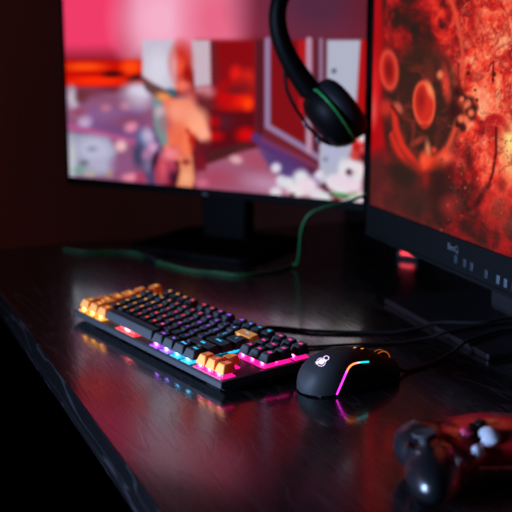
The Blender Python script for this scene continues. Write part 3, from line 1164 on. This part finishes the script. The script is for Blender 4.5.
def frame_ring(mb, xl, xr, zb, zt, il, ir, ib, it, y0, y1, bev=1.2):
    """four sides of a bezel as one frame"""
    mb.box((xl, y0, zb), (xr, y1, ib), bev)
    mb.box((xl, y0, it), (xr, y1, zt), bev)
    mb.box((xl, y0, ib - 2), (il, y1, it + 2), bev)
    mb.box((ir, y0, ib - 2), (xr, y1, it + 2), bev)


# ------------------------------------------------------------------ left monitor
LA = rad(-29)
lb = Vector((math.cos(LA), math.sin(LA), 0))
Lc = Vector((170, 1720, 0)) + lb * -293
lm = thing('monitor', 'wide monitor at the back showing a game figure in an orange coat', 'monitor', Lc, (0, 0, LA))
LZ0, LZ1 = 104, 437
make_screen(lm, Lc, LA, 586, LZ0, LZ1, -293, 2.0, left_picture(), 1.0)
mb = MB()
frame_ring(mb, -297.5, 297.5, 90.5, 446, -292.5, 292.5, 104.5, 436.5, -2, 10, 1)
mb.build('bezel', M['bezel'], lm)
mb = MB()
mb.box((-297, 2, 91), (297, 26, 445.5), 4)
mb.box((-200, 20, 140), (200, 46, 400), 10)
mb.build('back_shell', M['bezel'], lm)
mb = MB()
mb.box((-34, 40, 8), (58, 70, 300), 6)
mb.build('stand_neck', M['bezel'], lm)
mb = MB()
mb.prism(rrect(-110, -84, 130, 128, 18, 5), 0, 9, 2)
mb.build('stand_base', M['bezel'], lm)
mb = MB()
mb.box((-6, -2.8, 94), (6, -1.6, 97), .3)
mb.build('logo', M['button_dark'], lm)

# ------------------------------------------------------------------ right monitor
RA = rad(-70.6)
ra = Vector((math.cos(RA), math.sin(RA), 0))
rn = Vector((-ra.y, ra.x, 0))
Rm = Vector((226, 1367.4, 0)) + rn * 32
rm_ = thing('monitor', 'angled monitor on the right showing molten red and orange artwork', 'monitor', Rm, (0, 0, RA))
RZ0, RZ1 = 119, 421
make_screen(rm_, Rm, RA, 524, RZ0, RZ1, -259, 1.5, right_picture(), 1.0)
mb = MB()
frame_ring(mb, -264.5, 270, 74, 431, -258.5, 264.5, 119.5, 420.5, -3, 10, 1.2)
mb.build('bezel', M['bezel_blue'], rm_)
mb = MB()
mb.box((-263.5, 2, 73.5), (269, 30, 430.5), 4)
mb.box((-180, 24, 110), (180, 58, 380), 12)
mb.build('back_shell', M['bezel'], rm_)
mb = MB()
mb.box((-264, -5.0, 72.5), (269.5, 2, 78), 1)
mb.build('lower_lip', M['bezel_blue'], rm_)
mb = MB()
mb.box((-45, 80, 6), (45, 112, 330), 8)
mb.box((-40, 50, 200), (40, 90, 300), 4)
mb.build('stand_neck', M['base'], rm_)
mb = MB()
mb.prism(rrect(-140, -32, 140, 172, 5, 4), 0, 7.5, 1)
mb.build('stand_base', M['base'], rm_)
lg = new_obj('logo', text_mesh('BenQ', 12, .2), M['silver'], rm_)
lg.location = Vector((-1, -3.4, 105)) * S
lg.rotation_euler = (math.pi / 2, 0, 0)
for (u_, v_, bright) in ((458, 259, 0), (467, 263, 0), (474, 266.5, 0), (488.5, 274, 0), (500.5, 279.5, 1), (508, 283, 1), (516, 287, 0)):
    d = ray(u_, v_)
    n_ = rn
    t = (Rm - Vector((0, 0, CAM_H))).dot(n_) / d.dot(n_)
    p = Vector((0, 0, CAM_H)) + d * t
    xx = (p - Rm).dot(ra)
    mb = MB()
    mb.box((xx - 3.6, -4.0, p.z - 5.5), (xx + 3.6, -2, p.z + 5.5), .8)
    mb.build('button', M['button'] if bright else M['button_dark'], rm_)

# ------------------------------------------------------------------ small device with a red light
dv = thing('wireless_dock', 'small black box with a red light on the desk behind the right monitor', 'device', (256, 1782, 0), (0, 0, rad(-30)))
mb = MB()
mb.box((-20, -12, 0), (20, 20, 14), 3)
mb.build('housing', M['plug'], dv)
mb = MB()
mb.box((-12, -13.2, 8.0), (12, -11.5, 13.2), .6)
mb.build('light', M['redled'], dv)

# ------------------------------------------------------------------ headset
HC = at_depth(333, 115, 1632)
e1 = Vector((.79, .14, .61)).normalized()
e2 = Vector((-.61, 0, .79))
e2 = (e2 - e1 * e2.dot(e1)).normalized()
e3 = e1.cross(e2).normalized()
HM = HC + e1 * 92
R3 = Matrix((e1, e2, e3)).transposed()
HS = 1.13
hpm = Matrix.Translation(HM * S) @ R3.to_4x4() @ Matrix.Scale(HS, 4)
hs = thing('headset', 'black headset with green trim hanging on the corner of the right monitor', 'headset', HM, R3.to_euler())
hs.scale = (HS, HS, HS)


def ear(sgn):
    """cup centred at (sgn*80,0,0); local axis x, outer side away from the middle"""
    mtx = Matrix.Translation((sgn * 82, 0, 0)) @ Matrix.Rotation(sgn * math.pi / 2, 4, 'Y')
    # after the turn +z of the lathe points outwards
    mb = MB()
    mb.lathe([(0, 27), (20, 27), (34, 25.5), (44, 21), (51, 12), (54, 3), (54, -2), (50, -3)], 48, mtx, .84)
    cup = mb.build('ear_cup', M['headset'], hs)
    mb = MB()
    mb.lathe([(53.4, -1.6), (55.0, -.6), (55.0, 1.6), (53.4, 2.4)], 48, mtx, .84)
    mb.build('trim_ring', M['green_line'], cup)
    mb = MB()
    pr = [(50, -3), (53, -8), (53.5, -16), (50, -24), (43, -28), (35, -26), (30, -20), (28, -10), (0.1, -8)]
    mb.lathe(pr, 48, mtx, .84)
    mb.build('ear_cushion', M['cushion'], hs)
    # outer yoke arm with two pivots
    mb = MB()
    pts = smooth_path([(sgn * 92, 92, 0), (sgn * 108, 66, 0), (sgn * 114, 45, 0), (sgn * 116, 22, 0), (sgn * 116, 0, 0), (sgn * 111, -22, 0), (sgn * 103, -33, 0)], 5)
    mb.tube(pts, 2.4, 8, 5)
    yk = mb.build('yoke', M['headset'], hs)
    for y_ in (14, -14):
        mb = MB()
        mb.lathe([(0, 0), (4.6, 0), (5, 1), (4.4, 3.2), (0, 3.6)], 20, Matrix.Translation((sgn * 116.4, y_, 2)) @ Matrix.Rotation(sgn * math.pi / 2, 4, 'Y'))
        mb.build('pivot_cap', M['chrome'], yk)


ear(-1)
ear(1)
arc = []
for k in range(41):
    a = math.pi * k / 40
    arc.append((-86 * math.copysign(abs(math.cos(a)) ** .8, math.cos(a)), 42 + 128 * math.sin(a) ** .75, 0))
mb = MB()
rs_ = [15.5 - 4.5 * math.sin(math.pi * k / 40) ** .6 for k in range(41)]
mb.tube(arc, rs_, 14, 17)
mb.build('headband', M['headset'], hs)
cable('cable', [HM + e1 * 96 - e2 * 50, (205, 1672, 190), (190, 1674, 138), (150, 1650, 122), (120, 1640, 116), (100, 1637, 111), (80, 1638, 100), (70, 1648, 76), (68, 1672, 40), (66, 1700, 12),
                (58, 1720, 2.8), (40, 1692, 2.8), (20, 1674, 2.8), (-25, 1654, 2.8), (-64, 1671, 2.8), (-104, 1686, 2.8), (-142, 1726, 2.8), (-165, 1752, 2.8), (-186, 1790, 2.8),
                (-212, 1818, 2.8), (-250, 1822, 2.8), (-290, 1822, 2.8), (-330, 1846, 2.8)], 2.6, M['green_cable'], hs, hpm)
mb = MB()
mb.tube([(-160, 1746, 5), (-166, 1754, 5), (-182, 1784, 5), (-187, 1792, 5)], [3, 5, 5, 3], 12)
o = mb.build('inline_plug', M['plug'], hs)
world_child(o, hpm)


# ------------------------------------------------------------------ game controller, front right corner
def remesh_union(parts, voxel, smooth_it=8):
    """parts: list of (centre, radii, rotation z) ellipsoids merged into one smooth skin, mm"""
    bm = bmesh.new()
    for c, r_, rz in parts:
        mtx = Matrix.Translation(Vector(c) * S) @ Matrix.Rotation(rad(rz), 4, 'Z') @ Matrix.Diagonal((r_[0] * S, r_[1] * S, r_[2] * S, 1))
        bmesh.ops.create_uvsphere(bm, u_segments=32, v_segments=20, radius=1, matrix=mtx)
    me = bpy.data.meshes.new('u')
    bm.to_mesh(me)
    bm.free()
    o = bpy.data.objects.new('u', me)
    COL.objects.link(o)
    m1 = o.modifiers.new('r', 'REMESH')
    m1.mode = 'VOXEL'
    m1.voxel_size = voxel * S
    m2 = o.modifiers.new('s', 'SMOOTH')
    m2.factor = .5
    m2.iterations = smooth_it
    dg = bpy.context.evaluated_depsgraph_get()
    out = bpy.data.meshes.new_from_object(o.evaluated_get(dg))
    bpy.data.objects.remove(o)
    bpy.data.meshes.remove(me)
    for p in out.polygons:
        p.use_smooth = True
    return out


GC = Vector((214, 907, 0))
GS = 1.12
gp = thing('game_controller', 'glossy red and black game controller lying at the right corner nearest the viewer', 'game controller', GC, (0, 0, rad(8)))
gp.scale = (GS, GS, GS)
gpm = Matrix.Translation(GC * S) @ Matrix.Rotation(rad(8), 4, 'Z') @ Matrix.Scale(GS, 4)
body = remesh_union([((0, 18, 25), (62, 34, 18), 0), ((-42, 8, 24), (34, 36, 18), 0), ((42, 10, 25), (34, 36, 19), 0),
                     ((-58, -22, 20), (21, 44, 19), -16), ((58, -22, 20), (21, 44, 19), 16), ((0, 30, 26), (50, 22, 16), 0)], 2.0, 10)
zs = np.array([v.co.z for v in body.vertices])
for v in body.vertices:
    v.co.z -= zs.min()
shell_o = new_obj('shell', body, M['red_gloss'], gp)
gb = BVHTree.FromPolygons([v.co / S for v in body.vertices], [tuple(p.vertices) for p in body.polygons])


def gtop(x, y):
    h = gb.ray_cast(Vector((x, y, 120)), Vector((0, 0, -1)))
    return (h[0], h[1]) if h[0] is not None else (Vector((x, y, 30)), Vector((0, 0, 1)))


def frame_at(p, n):
    z = n.normalized()
    x = Vector((1, 0, 0)) - z * z.x
    x.normalize()
    y = z.cross(x)
    m3 = Matrix((x, y, z)).transposed().to_4x4()
    return Matrix.Translation(p) @ m3


def stick(x, y):
    p, n = gtop(x, y)
    mtx = frame_at(p, (n + Vector((0, 0, 2))).normalized())
    mb = MB()
    mb.lathe([(14.5, -3), (14.8, 1), (13.0, 1.6), (11, -.5), (6, -1)], 32, mtx)
    ring = mb.build('thumbstick', M['pad_black'], gp)
    mb = MB()
    mb.lathe([(4, -1), (4.2, 6), (8.6, 8), (9.4, 9.2), (8.8, 10.4), (7, 10.2), (0, 9.6)], 32, mtx)
    mb.build('stick_cap', M['rubber'], ring)


def pad_seen(u_, v_):
    o_ = (gpm.inverted() @ (Vector((0, 0, CAM_H)) * S)) / S
    d_ = (gpm.inverted().to_3x3() @ ray(u_, v_)).normalized()
    h_ = gb.ray_cast(o_, d_)
    return h_[0] if h_[0] is not None else Vector((0, 10, 30))


ps = pad_seen(425, 445)
stick(ps.x, ps.y)
stick(20, -2)
for pu, pv, mm, rr in ((466, 434, 'pad_pink', 5.2), (489, 437, 'pad_grey', 8.6), (477, 452, 'pad_grey', 5.2), (480, 425, 'pad_black', 5.2)):  # the largest pale button is a white glare given as a solid part
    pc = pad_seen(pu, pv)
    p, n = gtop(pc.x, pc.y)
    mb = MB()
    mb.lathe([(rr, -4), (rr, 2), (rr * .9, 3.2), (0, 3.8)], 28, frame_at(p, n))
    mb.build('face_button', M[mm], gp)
p, n = gtop(-20, 0)
mb = MB()
mt = frame_at(p, n)
mb.box((-10, -3.4, -2), (10, 3.4, 2.4), .8, mt)
mb.box((-3.4, -10, -2), (3.4, 10, 2.4), .8, mt)
mb.build('direction_pad', M['pad_black'], gp)
for s_ in (-1, 1):
    grip = remesh_union([((s_ * 61, -24, 18.5), (21.5, 43, 19.5), s_ * 16), ((s_ * 57, 12, 23), (25, 34, 19.5), s_ * 4)], 2.0, 14)
    zmin = min(v.co.z for v in grip.vertices)
    for v in grip.vertices:
        v.co.z -= zmin
    new_obj('grip', grip, M['pad_black'], gp)
    mb = MB()
    mb.box((s_ * 40 - 20, 34, 22), (s_ * 40 + 20, 50, 32), 4)
    mb.build('shoulder_button', M['pad_black'], gp)

# ------------------------------------------------------------------ light: an assumed cool light on the user's side, no window built, a little sky
wl = bpy.data.lights.new('assumed_side_light', 'AREA')  # assumed cool light for the key fronts, unseen source, beam narrowed towards the keyboard
wl.shape = 'RECTANGLE'
wl.size, wl.size_y = 1.0, 1.1
wl.energy = 27
wl.spread = rad(36)
wl.color = (.42, .60, 1.0)
wo = bpy.data.objects.new('assumed_side_light', wl)  # lamp object of the assumed side light; no window is modelled here
COL.objects.link(wo)
wo.location = (-2.45, .05, .30)
tgt = Vector((.0, .95, .0))
wo.rotation_euler = (tgt - wo.location).to_track_quat('-Z', 'Y').to_euler()

rl = bpy.data.lights.new('added_wall_glow', 'AREA')  # added red light to make the back wall glow, no known fixture
rl.shape = 'DISK'
rl.size = .25
rl.energy = 1.6
rl.color = (1.0, .50, .46)
ro = bpy.data.objects.new('added_wall_glow', rl)
COL.objects.link(ro)
ro.location = (-1.55, 1.25, .75)
ro.rotation_euler = (Vector((-.75, 2.25, .35)) - ro.location).to_track_quat('-Z', 'Y').to_euler()

w = bpy.data.worlds.new('room_dusk')
scene.world = w
w.use_nodes = True
w.node_tree.nodes['Background'].inputs['Color'].default_value = (.55, .62, .75, 1)
w.node_tree.nodes['Background'].inputs['Strength'].default_value = .0015
